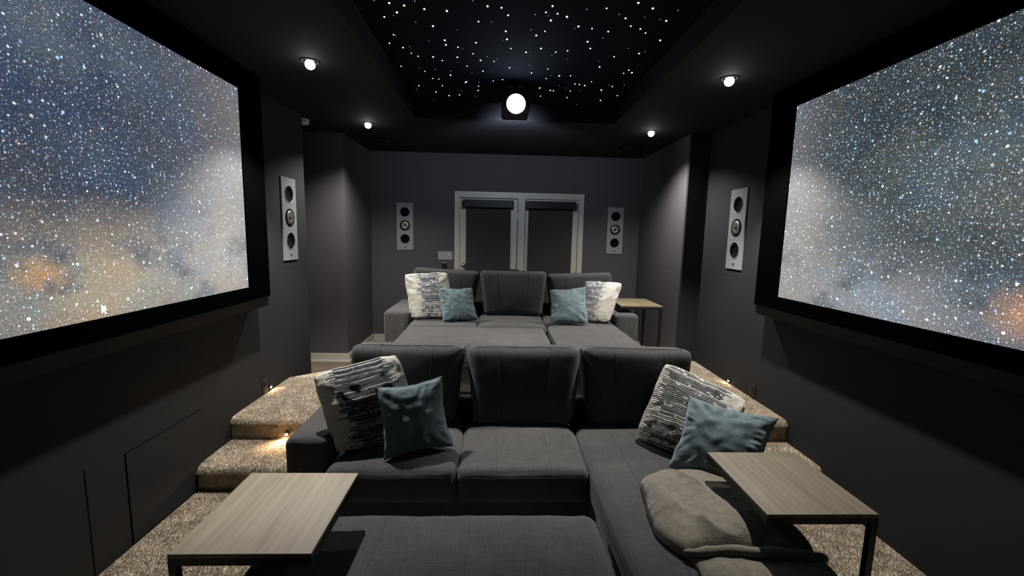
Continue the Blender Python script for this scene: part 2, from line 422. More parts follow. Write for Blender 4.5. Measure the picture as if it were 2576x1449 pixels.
def tag(o, label=None, cat=None, group=None, kind=None):
    if label: o['label'] = label
    if cat: o['category'] = cat
    if group: o['group'] = group
    if kind: o['kind'] = kind
    return o
def thing(name, label, cat, loc=(0, 0, 0), rotz=0, group=None):
    o = bpy.data.objects.new(name, None); COL.objects.link(o); o.empty_display_size = .1
    o.location = loc; o.rotation_euler = (0, 0, rotz)
    return tag(o, label, cat, group)
def struct(o): o['kind'] = 'structure'; return o
def copy_tree(o, parent=None):
    c = o.copy(); COL.objects.link(c)
    if parent is not None: c.parent = parent
    for ch in list(o.children): copy_tree(ch, c)
    return c

# ------------------------------------------------------------------ room shell
XL, XR = -1.97, 2.30
Z1, Z2, ZLAM = .17, .34, .14
YS1, YS2 = 2.70, 3.08            # risers of the two carpeted steps
# carpeted stepped floor with rounded nosings
def step_profile(y_end):
    pr = [(-2.0, 0)]
    for ys, z0, z1 in ((YS1, 0, Z1), (YS2, Z1, Z2)):
        pr.append((ys, z0)); pr.append((ys, z1-.045))
        for k in range(6):
            a = PI*k/6*.5
            pr.append((ys-.0+.045*(1-math.cos(a))-.008*math.cos(a), z1-.045+.045*math.sin(a)))
        pr.append((ys+.06, z1))
    pr.append((y_end, Z2))
    return pr
def stepped(name, x0, x1, y_end, mat):
    pr = step_profile(y_end)
    v = []; f = []
    n = len(pr)
    for x in (x0, x1): v += [(x, y, z) for y, z in pr]+[(x, pr[-1][0], -.1), (x, -2.0, -.1)]
    m = n+2
    for i in range(n-1): f.append((i, i+1, m+i+1, m+i))
    f.append((n-1, n, m+n, m+n-1)); f.append((n+1, 0, m, m+n+1)); f.append((n, n+1, m+n+1, m+n))
    f.append(tuple(range(m))); f.append(tuple(range(m, 2*m))[::-1])
    return struct(link_mesh(name, v, f, mat))
sb = MB()
def add_stepped(x0, x1, y_end):
    pr = step_profile(y_end); n = len(pr); m = n+2; k = len(sb.v)
    for x in (x0, x1): sb.v += [(x, y, z) for y, z in pr]+[(x, pr[-1][0], -.1), (x, -2.0, -.1)]
    q = []
    for i in range(n-1): q.append((i, i+1, m+i+1, m+i))
    q += [(n-1, n, m+n, m+n-1), (n+1, 0, m, m+n+1), (n, n+1, m+n+1, m+n), tuple(range(m)), tuple(range(m, 2*m))[::-1]]
    sb.f += [tuple(k+i for i in t) for t in q]
add_stepped(XL, -1.20, 3.98)
add_stepped(1.515, XR, 5.15)
# middle bay under the seating: front floor and the riser platform
sb.box(-1.20, 1.515, -2.0, YS2, -.1, 0); sb.box(-1.20, 1.515, YS2, 5.15, -.1, Z2)
# rear left corner of the platform cut at a slant beside the passage
sb.prism([(XL, 3.98), (-1.20, 3.98), (-1.20, 4.58)], -.1, Z2)
struct(sb.build('floor', M['carpet']))
struct(MB().box(-3.4, XR+.1, 3.5, 6.3, -.12, ZLAM).build('floor', M['laminate']))

struct(MB().box(XL-.12, XL, -2, 4.45, -.1, 3.1).build('wall_left', M['wall_dark']))
struct(MB().box(XR, XR+.12, -2, 4.70, -.1, 3.1).build('wall_right', M['wall_dark']))
struct(MB().box(XR-.22, XR+.12, 4.66, 4.70, -.1, 3.1).build('wall_right', M['wall_dark']))
struct(MB().box(XR-.22, XR+.12, 4.70, 6.2, -.1, 3.1).build('wall_right', M['wall_light']))
struct(MB().box(-3.4, XR+.12, 6.2, 6.32, -.1, 3.1).build('wall_back', M['wall_light']))
struct(MB().box(-3.4, -1.82, 5.15, 6.2, -.1, 3.1).build('wall_left', M['wall_light']))
struct(MB().box(-3.4, -3.28, 3.5, 5.15, -.1, 3.1).build('wall_left', M['wall_light']))
struct(MB().box(-3.28, XL-.12, 3.5, 3.6, -.1, 3.1).build('wall_left', M['wall_light']))
struct(MB().box(XL-.12, XR+.12, -2.12, -2, -.1, 3.1).build('wall_front', M['wall_dark']))
# ceiling with the recessed tray
TX0, TX1, TY0, TY1, TZ = -.843, 1.162, -.6, 4.40, 3.04
cb = MB()
cb.box(-3.4, TX0, -2.1, 6.3, CEIL, 3.2); cb.box(TX1, XR+.12, -2.1, 6.3, CEIL, 3.2)
cb.box(TX0, TX1, TY1, 6.3, CEIL, 3.2); cb.box(TX0, TX1, -2.1, TY0, CEIL, 3.2)
struct(cb.build('ceiling', M['ceiling']))

# baseboards
def baseboard(side, pts):
    b = MB()
    for (xa, ya), (xb, yb) in zip(pts[:-1], pts[1:]):
        d = Vector((xb-xa, yb-ya)).normalized(); n = Vector((-d.y, d.x))
        for t, z0, z1 in ((.016, 0, .105), (.028, 0, .022)):
            p = [(xa-d.x*.0, ya-d.y*.0), (xb+d.x*t, yb+d.y*t), (xb+n.x*t+d.x*t, yb+n.y*t+d.y*t), (xa+n.x*t, ya+n.y*t)]
            b.prism(p, ZLAM+z0, ZLAM+z1)
    return struct(b.build('baseboard_'+side, M['trim']))
b = MB()
for t, z1 in ((.016, .105), (.030, .022)):
    b.box(-3.28, -1.82+t, 5.15-t, 5.15, ZLAM, ZLAM+z1); b.box(-1.82, -1.82+t, 5.15, 6.2, ZLAM, ZLAM+z1)
struct(b.build('baseboard_left', M['trim']))
b = MB()
for t, z1 in ((.016, .105), (.030, .022)):
    b.box(-1.80, -.63, 6.2-t, 6.2, ZLAM, ZLAM+z1); b.box(1.25, 2.07, 6.2-t, 6.2, ZLAM, ZLAM+z1)
struct(b.build('baseboard_back', M['trim']))
b = MB()
for t, z1 in ((.016, .105), (.030, .022)):
    b.box(2.08-t, 2.08, 5.15, 6.17, ZLAM, ZLAM+z1)
struct(b.build('baseboard_right', M['trim']))
# fine drywall seams
struct(MB().box(XL, XL+.0008, 3.85, 4.45, 1.395, 1.398).build('trim_1', M['wall_dark']))
struct(MB().box(XR-.0008, XR, 3.3, 4.66, 1.395, 1.398).build('trim_2', M['wall_dark']))
struct(MB().box(XL, XL+.003, 1.975, 1.99, .0, .58).build('trim_3', M['wall_dark']))
struct(MB().box(2.0794, 2.08, 4.72, 6.18, 1.395, 1.398).build('trim_4', M['wall_light']))

# ------------------------------------------------------------------ carpet pile (nobody could count it)
def pile():
    rnd = random.Random(3); V = []; Fc = []
    def tuft(p, n, L=.009):
        d = Vector((n[0]+rnd.uniform(-.55, .55), n[1]+rnd.uniform(-.55, .55), n[2]+rnd.uniform(-.35, .35))).normalized()*(L*rnd.uniform(.6, 1.2))
        a = rnd.uniform(0, PI); wv = Vector((math.cos(a), math.sin(a), rnd.uniform(-.3, .3)))*.0015
        k = len(V); P = Vector(p); V.extend((tuple(P-wv), tuple(P+wv), tuple(P+d+wv*.5), tuple(P+d-wv*.5))); Fc.append((k, k+1, k+2, k+3))
    def strip(x0, x1, y_start, y_end, cut=None):
        pr = [q for q in step_profile(y_end)]
        pr[0] = (y_start, 0)
        for (ya, za), (yb, zb) in zip(pr[:-1], pr[1:]):
            L = math.hypot(yb-ya, zb-za)
            if L < 1e-6: continue
            n = (0, -(zb-za)/L, (yb-ya)/L)
            dens = 62000
            for _ in range(int(L*(x1-x0)*dens)):
                t = rnd.random(); x = rnd.uniform(x0, x1); y = ya+(yb-ya)*t
                if cut and cut(x, y): continue
                tuft((x, y, za+(zb-za)*t), n)
    strip(XL+.004, -1.04, 1.25, 3.98)
    strip(1.32, XR-.004, 1.25, 4.66)
    for _ in range(9000):      # slanted rear corner
        x = rnd.uniform(XL, -1.2); y = rnd.uniform(3.98, 4.58)
        if (y-3.98) < (x-XL)*.78: tuft((x, y, Z2), (0, 0, 1))
    for _ in range(14000):     # front floor left under the side table
        tuft((rnd.uniform(-1.04, -.93), rnd.uniform(1.1, 2.2), 0), (0, 0, 1))
    o = link_mesh('carpet_pile', V, Fc, M['carpet'])
    tag(o, 'short taupe carpet pile on the floor and steps beside the sofas', 'carpet', kind='stuff')
pile()

# ------------------------------------------------------------------ star ceiling
STARS = [(-0.72,2.59),(-0.64,2.61),(-0.56,2.63),(-0.49,2.58),(-0.45,2.66),(-0.62,2.71),(-0.65,2.75),(-0.71,2.77),(-0.32,2.67),(-0.53,2.82),(-0.43,2.86),(-0.71,3.0),(-0.70,3.01),(-0.77,3.13),(-0.69,3.19),(-0.64,3.17),(-0.65,3.28),(-0.61,3.33),(-0.49,3.07),(-0.38,3.05),(-0.38,3.12),(-0.28,2.9),(-0.5,3.33),(-0.44,3.39),(-0.64,3.55),(-0.78,3.53),(-0.61,3.62),(-0.52,3.57),(-0.57,3.77),(-0.52,3.78),(-0.4,3.59),(-0.41,3.68),(-0.51,3.94),(-0.76,4.06),(-0.72,3.96),(-0.59,4.11),(-0.64,4.34),(-0.48,4.2),(-0.38,4.17),(-0.35,4.06),(-0.29,3.82),(-0.3,3.84),(-0.23,3.62),(-0.26,3.48),(-0.2,3.25),(-0.27,3.17),(-0.3,3.15),(-0.32,3.32),(-0.33,3.41),(-0.17,3.07),(-0.14,2.78),(-0.16,2.55),(-0.08,2.6),(0.0,2.61),(-0.06,2.78),(0.04,2.69),(0.03,2.89),(0.01,3.02),(0.04,3.0),(0.07,3.14),(-0.1,3.29),(-0.15,3.36),(-0.05,3.37),(-0.03,3.33),(0.07,3.48),(-0.14,3.57),(-0.06,3.58),(-0.06,3.78),(0.02,3.74),(-0.18,3.82),(-0.19,3.92),(-0.2,4.03),(-0.23,4.2),(0.35,3.91),(0.38,4.13),(0.22,3.42),(0.25,3.57),(0.18,3.19),(0.21,3.19),(0.28,3.12),(0.23,2.93),(0.19,2.86),(0.28,2.87),(0.3,2.73),(0.28,2.68),(0.26,2.64),(0.29,2.57),(0.2,2.67),(0.33,2.65),(0.39,2.68),(0.37,3.23),(0.39,3.17),(0.47,3.14),(0.49,3.28),(0.37,3.48),(0.38,3.68),(0.41,3.61),(0.48,3.61),(0.57,3.6),(0.51,3.83),(0.45,3.96),(0.48,3.97),(0.58,3.89),(0.63,3.96),(0.63,4.14),(0.76,4.34),(0.64,3.78),(0.68,3.79),(0.72,3.94),(0.73,3.81),(0.77,3.72),(0.46,2.82),(0.48,2.79),(0.57,2.81),(0.49,2.59),(0.58,2.99),(0.62,3.09),(0.67,2.93),(0.6,2.57),(0.68,2.84),(0.73,3.3),(0.76,3.4),(0.82,3.21),(0.89,3.89),(0.9,3.91),(0.96,4.19),(0.93,3.78),(0.97,3.81),(1.08,4.04),(0.69,2.63),(0.74,2.67),(0.8,2.76),(0.88,3.07),(0.98,3.51),(1.0,3.44),(1.06,3.76),(1.04,3.49),(0.98,3.14),(1.01,3.11),(0.87,2.79),(0.92,2.84),(0.85,2.65),(0.76,2.5),(0.86,2.55),(0.95,2.67),(0.99,2.68),(1.05,2.93),(1.01,2.56)]
t = thing('star_ceiling_panel', 'midnight blue fibre optic star panel recessed in the ceiling tray', 'ceiling panel', ((TX0+TX1)/2, (TY0+TY1)/2, TZ))
ox, oy = (TX0+TX1)/2, (TY0+TY1)/2
MB().box(TX0+.004-ox, TX1-.004-ox, TY0+.004-oy, TY1-.004-oy, 0, .03).build('panel', M['star_panel'], t)
rs = random.Random(5)
dim = MB()
for i, (x, y) in enumerate(STARS):
    small = (i*7) % 3 == 0
    r = rs.uniform(.0028, .0040) if small else rs.uniform(.0045, .0066)
    prof = [(r, 0), (r*.9, -r*.5), (r*.5, -r*.9), (.0004, -r)]
    c = (x-ox, y-oy, .0)
    if small: dim.lathe(prof, c, n=8)
    else: MB().lathe(prof, c, n=10).build('fibre_light', M['star'], t, True)
for _ in range(90):
    r = .0075; dim.lathe([(r, 0), (r*.5, -r*.9), (.0004, -r)], (rs.uniform(-.78, 1.08)-ox, rs.uniform(-.4, 2.45)-oy, 0), n=8)
d = dim.build('fibre_light', M['star_blue'], t, True); d['kind'] = 'stuff'; d['label'] = 'dimmer bluish fibre star points'

# ------------------------------------------------------------------ recessed lights, ceiling speakers, smoke detector
labels = ['bright recessed ceiling light beside the left screen, nearest on the left side', 'bright recessed ceiling light at the far left, just before the round ceiling speaker',
          'bright recessed ceiling light at the far right, just before the round ceiling speaker', 'bright recessed ceiling light near the right screen, nearest on the right side']
for (x, y), lb in zip(DOWN, labels):
    t = thing('recessed_light', lb, 'ceiling light', (x, y, CEIL), 0, 'recessed ceiling lights')
    MB().lathe([(.062, 0), (.062, -.004), (.056, -.006), (.044, -.003), (.044, 0)], n=40).build('trim_ring', M['ceiling'], t, True)
    MB().lathe([(.026, 0), (.031, -.010), (.033, -.022), (.030, -.036), (.021, -.047), (.010, -.052), (.001, -.054)], n=32).build('bulb', M['bulb'], t, True)
for x, y, lb in ((-1.39, 5.49, 'round black ceiling speaker over the rear left corner'), (1.65, 5.45, 'round black ceiling speaker over the rear right corner')):
    t = thing('ceiling_speaker', lb, 'speaker', (x, y, CEIL), 0, 'round ceiling speakers')
    MB().lathe([(.155, 0), (.155, -.006), (.145, -.008), (.140, -.004), (.140, 0)], n=48).build('rim', M['rubber'], t, True)
    MB().lathe([(.138, 0), (.120, -.003), (.03, -.006), (.001, -.006)], n=48).build('grille', M['black'], t, True)
    MB().lathe([(.018, 0), (.017, -.009), (.010, -.013), (.001, -.014)], n=20).build('tweeter', M['bronze'], t, True)
t = thing('smoke_detector', 'small white smoke detector on the ceiling by the left passage', 'smoke detector', (-2.035, 4.60, CEIL))
MB().lathe([(.070, 0), (.070, -.014), (.066, -.016)], n=40).build('base', M['white'], t, True)
MB().lathe([(.058, -.015), (.058, -.021)], n=40).build('vent_gap', M['black'], t, True)
MB().lathe([(.066, -.020), (.068, -.034), (.060, -.046), (.03, -.050), (.001, -.050)], n=40).build('cover', M['white'], t, True)

# projector on the star panel
t = thing('projector', 'ceiling projector with a blazing lens hung below the star ceiling', 'projector', (.135, 3.66, 2.83))
MB().box(-.12, .12, .03, .36, -.05, .09, .025).build('body', M['black'], t, True)
MB().lathe([(.022, .09), (.022, .205)], (0, .2, 0), n=16).build('mount_pole', M['black'], t, True)
MB().lathe([(.07, .2), (.07, .212)], (0, .2, 0), n=24).build('mount_plate', M['black'], t, True)
MB().lathe([(.086, -.05), (.086, -.018), (.083, -.014), (.079, -.018), (.079, -.05)], axis='Y', n=40).build('lens_barrel', M['black'], t, True)
MB().lathe([(.078, -.03), (.076, -.012), (.058, .008), (.03, .018), (.001, .022)], axis='Y', n=40).build('lens', M['lens'], t, True)

# ------------------------------------------------------------------ projection screens
def screen(side, label, mat):
    sgn = 1 if side == 'left' else -1          # outward normal along x
    wx = XL if side == 'left' else XR
    t = thing('projection_screen', label, 'screen', (wx, 1.9, 1.3), 0)
    y0, y1 = (.66, 3.132) if side == 'left' else (.64, 3.113)
    z0, z1 = 1.320, 2.712
    fx = .15*sgn
    by0, by1, bz0, bz1 = y0-.29, y1+.29, z0-.183, CEIL-.006
    ay0, ay1, az0, az1 = y0-.275, y1+.275, z0-.100, bz1-.004
    L = lambda p: (p[0], p[1]-1.9, p[2]-1.3)
    # chamfered painted box
    bx = fx-.022*sgn
    v = [L((x, y, z)) for x, (ya, yb, za, zb) in ((.0, (by0, by1, bz0, bz1)), (bx, (by0, by1, bz0, bz1)), (fx, (ay0, ay1, az0, az1))) for y, z in ((ya, za), (yb, za), (yb, zb), (ya, zb))]
    f = [(0, 1, 2, 3), (8, 9, 10, 11)]
    for a in (0, 4):
        f += [(a+i, a+(i+1) % 4, a+4+(i+1) % 4, a+4+i) for i in range(4)]
    link_mesh('housing', v, f, M['wall_dark'], t)
    b = MB(); e = fx; g = fx+.012*sgn; xa, xb = min(e, g), max(e, g)
    for ya, yb, za, zb in ((ay0, ay1, az0, z0), (ay0, ay1, z1, az1), (ay0, y0, z0, z1), (y1, ay1, z0, z1)):
        b.box(xa, xb, ya-1.9, yb-1.9, za-1.3, zb-1.3)
    b.build('velvet_frame', M['velvet'], t)
    xa, xb = sorted((fx+.001*sgn, fx+.004*sgn))
    s = MB().box(xa, xb, y0-1.9, y1-1.9, z0-1.3, z1-1.3).build('screen_surface', mat, t)
    return t, fx+.0045*sgn
t, sx = screen('left', 'large black framed screen on the left wall showing a blue starry sky', M['sky_left'])
# pointer arrow on the picture
P0 = Vector((0, 1.975-1.9, 1.385-1.3))
arrow = [(0, 0), (.0, -.046), (.0105, -.036), (.018, -.052), (.026, -.048), (.018, -.033), (.033, -.033)]
v = [(sx+.001, P0.y+a, P0.z+bz) for a, bz in arrow]+[(sx+.002, P0.y+a, P0.z+bz) for a, bz in arrow]
n = len(arrow); f = [tuple(range(n)), tuple(range(n, 2*n))[::-1]]+[(i, (i+1) % n, n+(i+1) % n, n+i) for i in range(n)]
o = link_mesh('pointer_arrow', v, f, M['cursor'], t); o['label'] = 'white mouse pointer arrow'
screen('right', 'large black framed screen on the right wall showing a grey field of stars', M['sky_right'])

# ------------------------------------------------------------------ in-wall speakers (local: face -Y, width X, height Z, centre)
def wall_speaker(label, loc, rotz, w, h):
    t = thing('wall_speaker', label, 'speaker', loc, rotz, 'tall three-driver wall speakers')
    k = w/.26
    MB().box(-w/2, w/2, -.012, 0, -h/2, h/2).build('baffle', M['silver'], t)
    for cz in (h*.305, -h*.262):
        c = (0, -.012, cz); R = .073*k
        d = MB().lathe([(R*1.10, 0), (R*1.09, .003), (R*1.0, .0035), (R*.99, .0)], c, 'Y', 48).build('woofer', M['silver'], t, True)
        MB().lathe([(R*.99, .0008), (R*.95, .0035), (R*.86, .001), (R*.4, .0005), (R*.3, .001), (.0005, .0012)], c, 'Y', 48).build('cone', M['rubber'], d, True)
    c = (0, -.012, h*.020); R = .080*k
    d = MB().lathe([(R, 0), (R, .004), (R*.93, .007), (R*.84, .003), (R*.80, .0015)], c, 'Y', 48).build('driver_surround', M['rubber'], t, True)
    MB().lathe([(R*.82, .002), (R*.72, .008), (R*.5, .012), (R*.3, .006), (R*.22, .006)], c, 'Y', 48).build('cone', M['cone'], d, True)
    MB().lathe([(R*.24, .006), (R*.2, .010), (R*.1, .013), (.0005, .014)], c, 'Y', 24).build('tweeter_dome', M['bronze'], d, True)
    for sx in (-1, 1):
        for cz in (.43, .15, -.135, -.43):
            MB().lathe([(.004*k, 0), (.0035*k, .0015), (.0005, .0018)], (sx*w*.42, -.012, cz*h), 'Y', 10).build('screw', M['screw'], t, True)
    b = MB().box(-.010*k, .010*k, -.0135, -.012, -h*.455, -h*.425).build('badge', M['black'], t)
    MB().box(-.010*k, .010*k, -.0142, -.0135, -h*.455, -h*.449).build('badge_line', M['screw'], b)
    return t
wall_speaker('silver three-driver wall speaker beside the left screen', (XL, 4.095, EYE+.105), PI/2, .27, .765)
wall_speaker('silver three-driver wall speaker beside the right screen', (XR, 4.013, EYE+.105), -PI/2, .27, .765)
wall_speaker('silver three-driver wall speaker on the back wall left of the door', (-1.335, 6.2, EYE+.095), 0, .235, .675)
wall_speaker('silver three-driver wall speaker on the back wall right of the door', (1.722, 6.2, EYE+.10), 0, .235, .675)

# ------------------------------------------------------------------ double door with shades
DX0, DX1, DTOP = -.624, 1.248, EYE+.612
d = MB(); cw = .085
d.box(DX0, DX1, 6.178, 6.2, DTOP-cw, DTOP); d.box(DX0, DX0+cw-.01, 6.178, 6.2, ZLAM, DTOP-cw); d.box(DX1-cw+.01, DX1, 6.178, 6.2, ZLAM, DTOP-cw)
d.box(.293, .39, 6.178, 6.2, ZLAM, DTOP-cw)
d.box(.335, .345, 6.172, 6.178, ZLAM, DTOP-cw)
door = struct(d.build('door_1', M['trim']))
def leaf(x0, x1):
    b = MB(); zt = DTOP-cw-.008; st = .105
    b.box(x0, x0+st, 6.184, 6.199, ZLAM+.01, zt); b.box(x1-st, x1, 6.184, 6.199, ZLAM+.01, zt)
    b.box(x0+st, x1-st, 6.184, 6.199, zt-.12, zt); b.box(x0+st, x1-st, 6.184, 6.199, ZLAM+.01, ZLAM+.24)
    b.box(x0+st-.012, x0+st, 6.178, 6.184, ZLAM+.24, zt-.12); b.box(x1-st, x1-st+.012, 6.178, 6.184, ZLAM+.24, zt-.12)
    return b.build('door_leaf', M['trim'], door)
lf = leaf(-.545, .283); leaf(.40, 1.165)
MB().box(-.5495, -.5455, 6.18, 6.183, ZLAM, DTOP-cw).box(.2835, .2875, 6.175, 6.179, ZLAM, DTOP-cw).box(-.5495, .2875, 6.175, 6.179, DTOP-cw-.010, DTOP-cw-.006).build('door_gap', M['black'], door)
MB().lathe([(.030, 0), (.030, .006), (.012, .010), (.012, .03), (.026, .038), (.028, .05), (.02, .062), (.001, .064)], (-.487, 6.184, EYE-.445), 'Y', 32).build('door_knob', M['nickel'], lf, True)
for z in (EYE+.27, EYE-.49, .4):
    MB().box(.277, .293, 6.170, 6.179, z-.045, z+.045).lathe([(.006, -.048), (.006, .048)], (.285, 6.170, z), n=10).build('hinge', M['brass'], lf)
for x0, x1, lb in ((-.498, .225, 'black cassette roller blind lowered over the left door glass'), (.396, 1.118, 'black cassette roller blind lowered over the right door glass')):
    t = thing('roller_blind', lb, 'blind', ((x0+x1)/2, 6.17, EYE+.385), 0, 'roller blinds on the double door')
    hw = (x1-x0)/2
    MB().box(-hw, hw, -.075, .004, 0, .108, .006).build('cassette', M['cassette'], t, False)
    MB().box(-hw+.045, hw-.037, -.012, -.006, -1.55, .01).build('shade_cloth', M['shade_fabric'], t)
    MB().lathe([(.008, -hw+.045), (.008, hw-.037)], n=10)
    MB().box(-hw+.045, hw-.037, -.017, -.001, -1.57, -1.55).build('hem_bar', M['cassette'], t)

# switch plate, remote holder
t = thing('switch_plate', 'pale grey wide wall switch plate left of the door', 'switch', (-.755, 6.2, EYE-.314))
MB().box(-.105, .105, -.006, 0, -.060, .060, .003).build('plate', M['plate'], t)
for k in range(3): MB().box(-.075+k*.055, -.040+k*.055, -.009, -.006, -.034, .034).build('rocker', M['plate'], t)
MB().lathe([(.0045, 0), (.003, .002)], (.055, -.009, .012), 'Y', 8).build('indicator_light', M['led_green'], t)
t = thing('remote_control', 'small black handset with silver top on the back wall', 'remote', (-.772, 6.2, EYE-.50))
MB().box(-.030, .030, -.028, 0, -.09, .078, .006).build('body', M['black'], t, False)
MB().box(-.028, .028, -.030, -.002, .078, .094, .004).build('cap', M['silver'], t, False)
MB().lathe([(.006, 0), (.004, .002)], (0, -.028, .05), 'Y', 12).build('button', M['bronze'], t)
# thin dark tray behind the rear sofa, on a narrow console
t = thing('console_table', 'thin black console top just showing above the rear sofa back', 'table', (.12, 5.55, ZLAM))
MB().box(-.17, .17, -.12, .12, 1.130, 1.147).build('tabletop', M['black'], t)
for sx in (-.15, .15):
    for sy in (-.10, .10): MB().box(sx-.012, sx+.012, sy-.012, sy+.012, 0, 1.130).build('leg', M['black'], t)

# access panel, outlets, step lights
t = thing('access_panel', 'flush dark access panel in the left wall below the screen', 'panel', (XL, 2.49, 0))
MB().box(0, .0015, -.298, .298, .015, .537).build('gap', M['velvet'], t)
MB().box(.001, .004, -.293, .293, .015, .532).build('cover', M['wall_dark'], t)
for x, s, y, lb in ((XL, 1, 3.548, 'dark bronze outlet plate on the left wall beside the step light'), (XR, -1, 3.545, 'dark bronze outlet plate low on the right wall')):
    t = thing('outlet_plate', lb, 'outlet', (x, y, EYE-1.325), 0, 'bronze outlet plates')
    xs = sorted((0, .008*s)); MB().box(xs[0], xs[1], -.037, .037, -.06, .06, .002).build('plate', M['bronze'], t)
    xs = sorted((.008*s, .010*s)); MB().box(xs[0], xs[1], -.017, .017, -.034, .034).build('socket', M['black'], t)
def step_light(label, loc, rotz):       # local face -Y
    t = thing('step_light', label, 'step light', loc, rotz, 'small warm step lights')
    MB().lathe([(.017, 0), (.017, .012), (.013, .014)], (0, 0, 0), 'Y', 24).build('bezel', M['black'], t, True)
    MB().box(-.017, .017, -.022, -.010, .004, .017, .003).build('hood', M['black'], t)
    MB().lathe([(.012, .012), (.010, .019), (.001, .021)], (0, 0, -.003), 'Y', 20).build('lamp', M['warm_led'], t, True)
step_light('tiny glowing warm step light on the left wall above the top step', (XL, 3.62, .385), PI/2)
step_light('tiny glowing warm step light on the right wall above the top step', (XR, 3.914, .378), -PI/2)
step_light('tiny glowing warm step light in the carpeted riser beside the front sofa', (-1.557, YS2-.004, .225), 0)

# ------------------------------------------------------------------ sofas
def loop_xz(vface, e=.93, n=14):
    """closed piping round the front face of a back cushion"""
    pts = []
    for i in range(n): pts.append((-e+2*e*i/n, vface, .92))
    for i in range(n): pts.append((e, vface, .92-1.84*i/n))
    for i in range(n): pts.append((e-2*e*i/n, vface, -.92))
    for i in range(n): pts.append((-e, vface, -.92+1.84*i/n))
    return pts
def make_sofa(label, loc, seed, lean):
    t = thing('sectional_sofa', label, 'sofa', loc)
    MB().box(-1.12, 1.46, 2.20, 3.03, .07, .30, .02).build('base_frame', M['sofa'], t, False)
    MB().box(.545, 1.265, 1.22, 2.25, .07, .30, .02).build('chaise_base', M['sofa'], t, False)
    Cushion((.17, 2.875, .34), (1.14, .045, .27), .03, (0, 0, 0), wr=.002, seed=seed).mesh('backrest_frame', M['sofa'], t, 10, 3)
    for x0, x1, k in ((-1.155, -.905, 0), (1.262, 1.495, 1)):
        a = Cushion(((x0+x1)/2, 2.635, .335), ((x1-x0)/2, .41, .272), .045, (.006, .004, .008), wr=.003, seed=seed+k+20)
        am = a.mesh('arm', M['sofa'], t, 12, 5)
        for e in (-.86, .86): a.seam([(e, -1, -.9+1.78*i/12) for i in range(13)]+[(e, -.92+1.8*i/16, 1) for i in range(17)], am, .0018)
    for nm, cx, hw, y0, y1, k in (('seat_cushion', -.552, .350, 2.115, 2.84, 1), ('seat_cushion', .165, .358, 2.115, 2.84, 2), ('chaise_cushion', .905, .372, 1.19, 2.84, 3)):
        c = Cushion((cx, (y0+y1)/2, .388), (hw, (y1-y0)/2, .098), .05, (.012, .006, .016 if k < 3 else .010), wr=.005, seed=seed+k*5)
        cm = c.mesh(nm, M['sofa'], t, 16 if k < 3 else 22, 5)
        for u in (-.42, .42): c.seam([(u, -1, -.3+1.1*i/5) for i in range(6)]+[(u, -.94+1.88*i/26, 1) for i in range(27)], cm, .0016)
        # piping round the top front rim
        c.seam([(-1, .9-1.8*i/14, .62) for i in range(15)]+[(-.93+1.86*i/18, -1, .62) for i in range(19)]+[(1, -.9+1.8*i/14, .62) for i in range(15)], cm, .0028)
    for i, (cx, hw) in enumerate(((-.585, .335), (.192, .345), (.965, .335))):
        dz, rl, yw = lean[i]
        c = Cushion((cx, 2.80+(.012 if i != 1 else 0), .727+dz), (hw+.012, .125, .262), .060, (.004, .022, .004), taper=.095, tilt=-.15, roll=rl, yawz=yw, wr=.0045, seed=seed+40+i*7)
        cm = c.mesh('back_cushion', M['sofa'], t, 18, 6)
        c.seam(loop_xz(-.62), cm, .0026, True)
        for u in (-.45, .45): c.seam([(u, -1, -.85+1.72*j/20) for j in range(21)]+[(u, -.9+.5*j/5, 1) for j in range(6)], cm, .0022)
    for x, y in ((-1.08, 2.28), (1.42, 2.28), (-1.08, 2.96), (1.42, 2.96), (.62, 1.30), (1.20, 1.30)):
        MB().box(x-.025, x+.025, y-.025, y+.025, 0, .075).build('foot', M['foot'], t)
    return t
make_sofa('charcoal grey sectional sofa with chaise in the front row', (0, 0, 0), 3, ((0, 0, 0), (0, 0, 0), (-.005, .012, 0)))
make_sofa('charcoal grey sectional sofa with chaise in the rear row on the platform', (0, 2.06, Z2), 61, ((.005, .05, .05), (0, 0, 0), (-.012, -.045, -.04)))
def ottoman(label, loc, x0, x1, y0, y1, seed):
    t = thing('ottoman', label, 'ottoman', loc, 0, 'large square ottomans')
    c = Cushion(((x0+x1)/2, (y0+y1)/2, .385), ((x1-x0)/2, (y1-y0)/2, .098), .06, (.01, .01, .018), wr=.006, seed=seed)
    cm = c.mesh('cushion', M['sofa'], t, 24, 5)
    for u in (-.333, 0.16, .6) if False else (-.34, .18): c.seam([(u, -.94+1.88*i/26, 1) for i in range(27)], cm, .0015)
    c.seam([(-1, -.93+1.86*i/14, .55) for i in range(15)]+[(-.95+1.9*i/24, 1, .55) for i in range(25)]+[(1, .93-1.86*i/14, .55) for i in range(15)]+[(.95-1.9*i/24, -1, .55) for i in range(25)], cm, .0026, True)
    MB().box(x0+.02, x1-.02, y0+.02, y1-.02, .07, .30, .02).build('base', M['sofa'], t)
    for x in (x0+.07, x1-.07):
        for y in (y0+.07, y1-.07): MB().box(x-.025, x+.025, y-.025, y+.025, 0, .075).build('foot', M['foot'], t)
ottoman('wide charcoal ottoman in front of the front row sofa', (0, 0, 0), -.93, .475, 1.02, 1.80, 5)
ottoman('wide charcoal ottoman pushed against the rear row sofa', (0, 2.06, Z2), -.90, .49, 1.36, 2.105, 9)

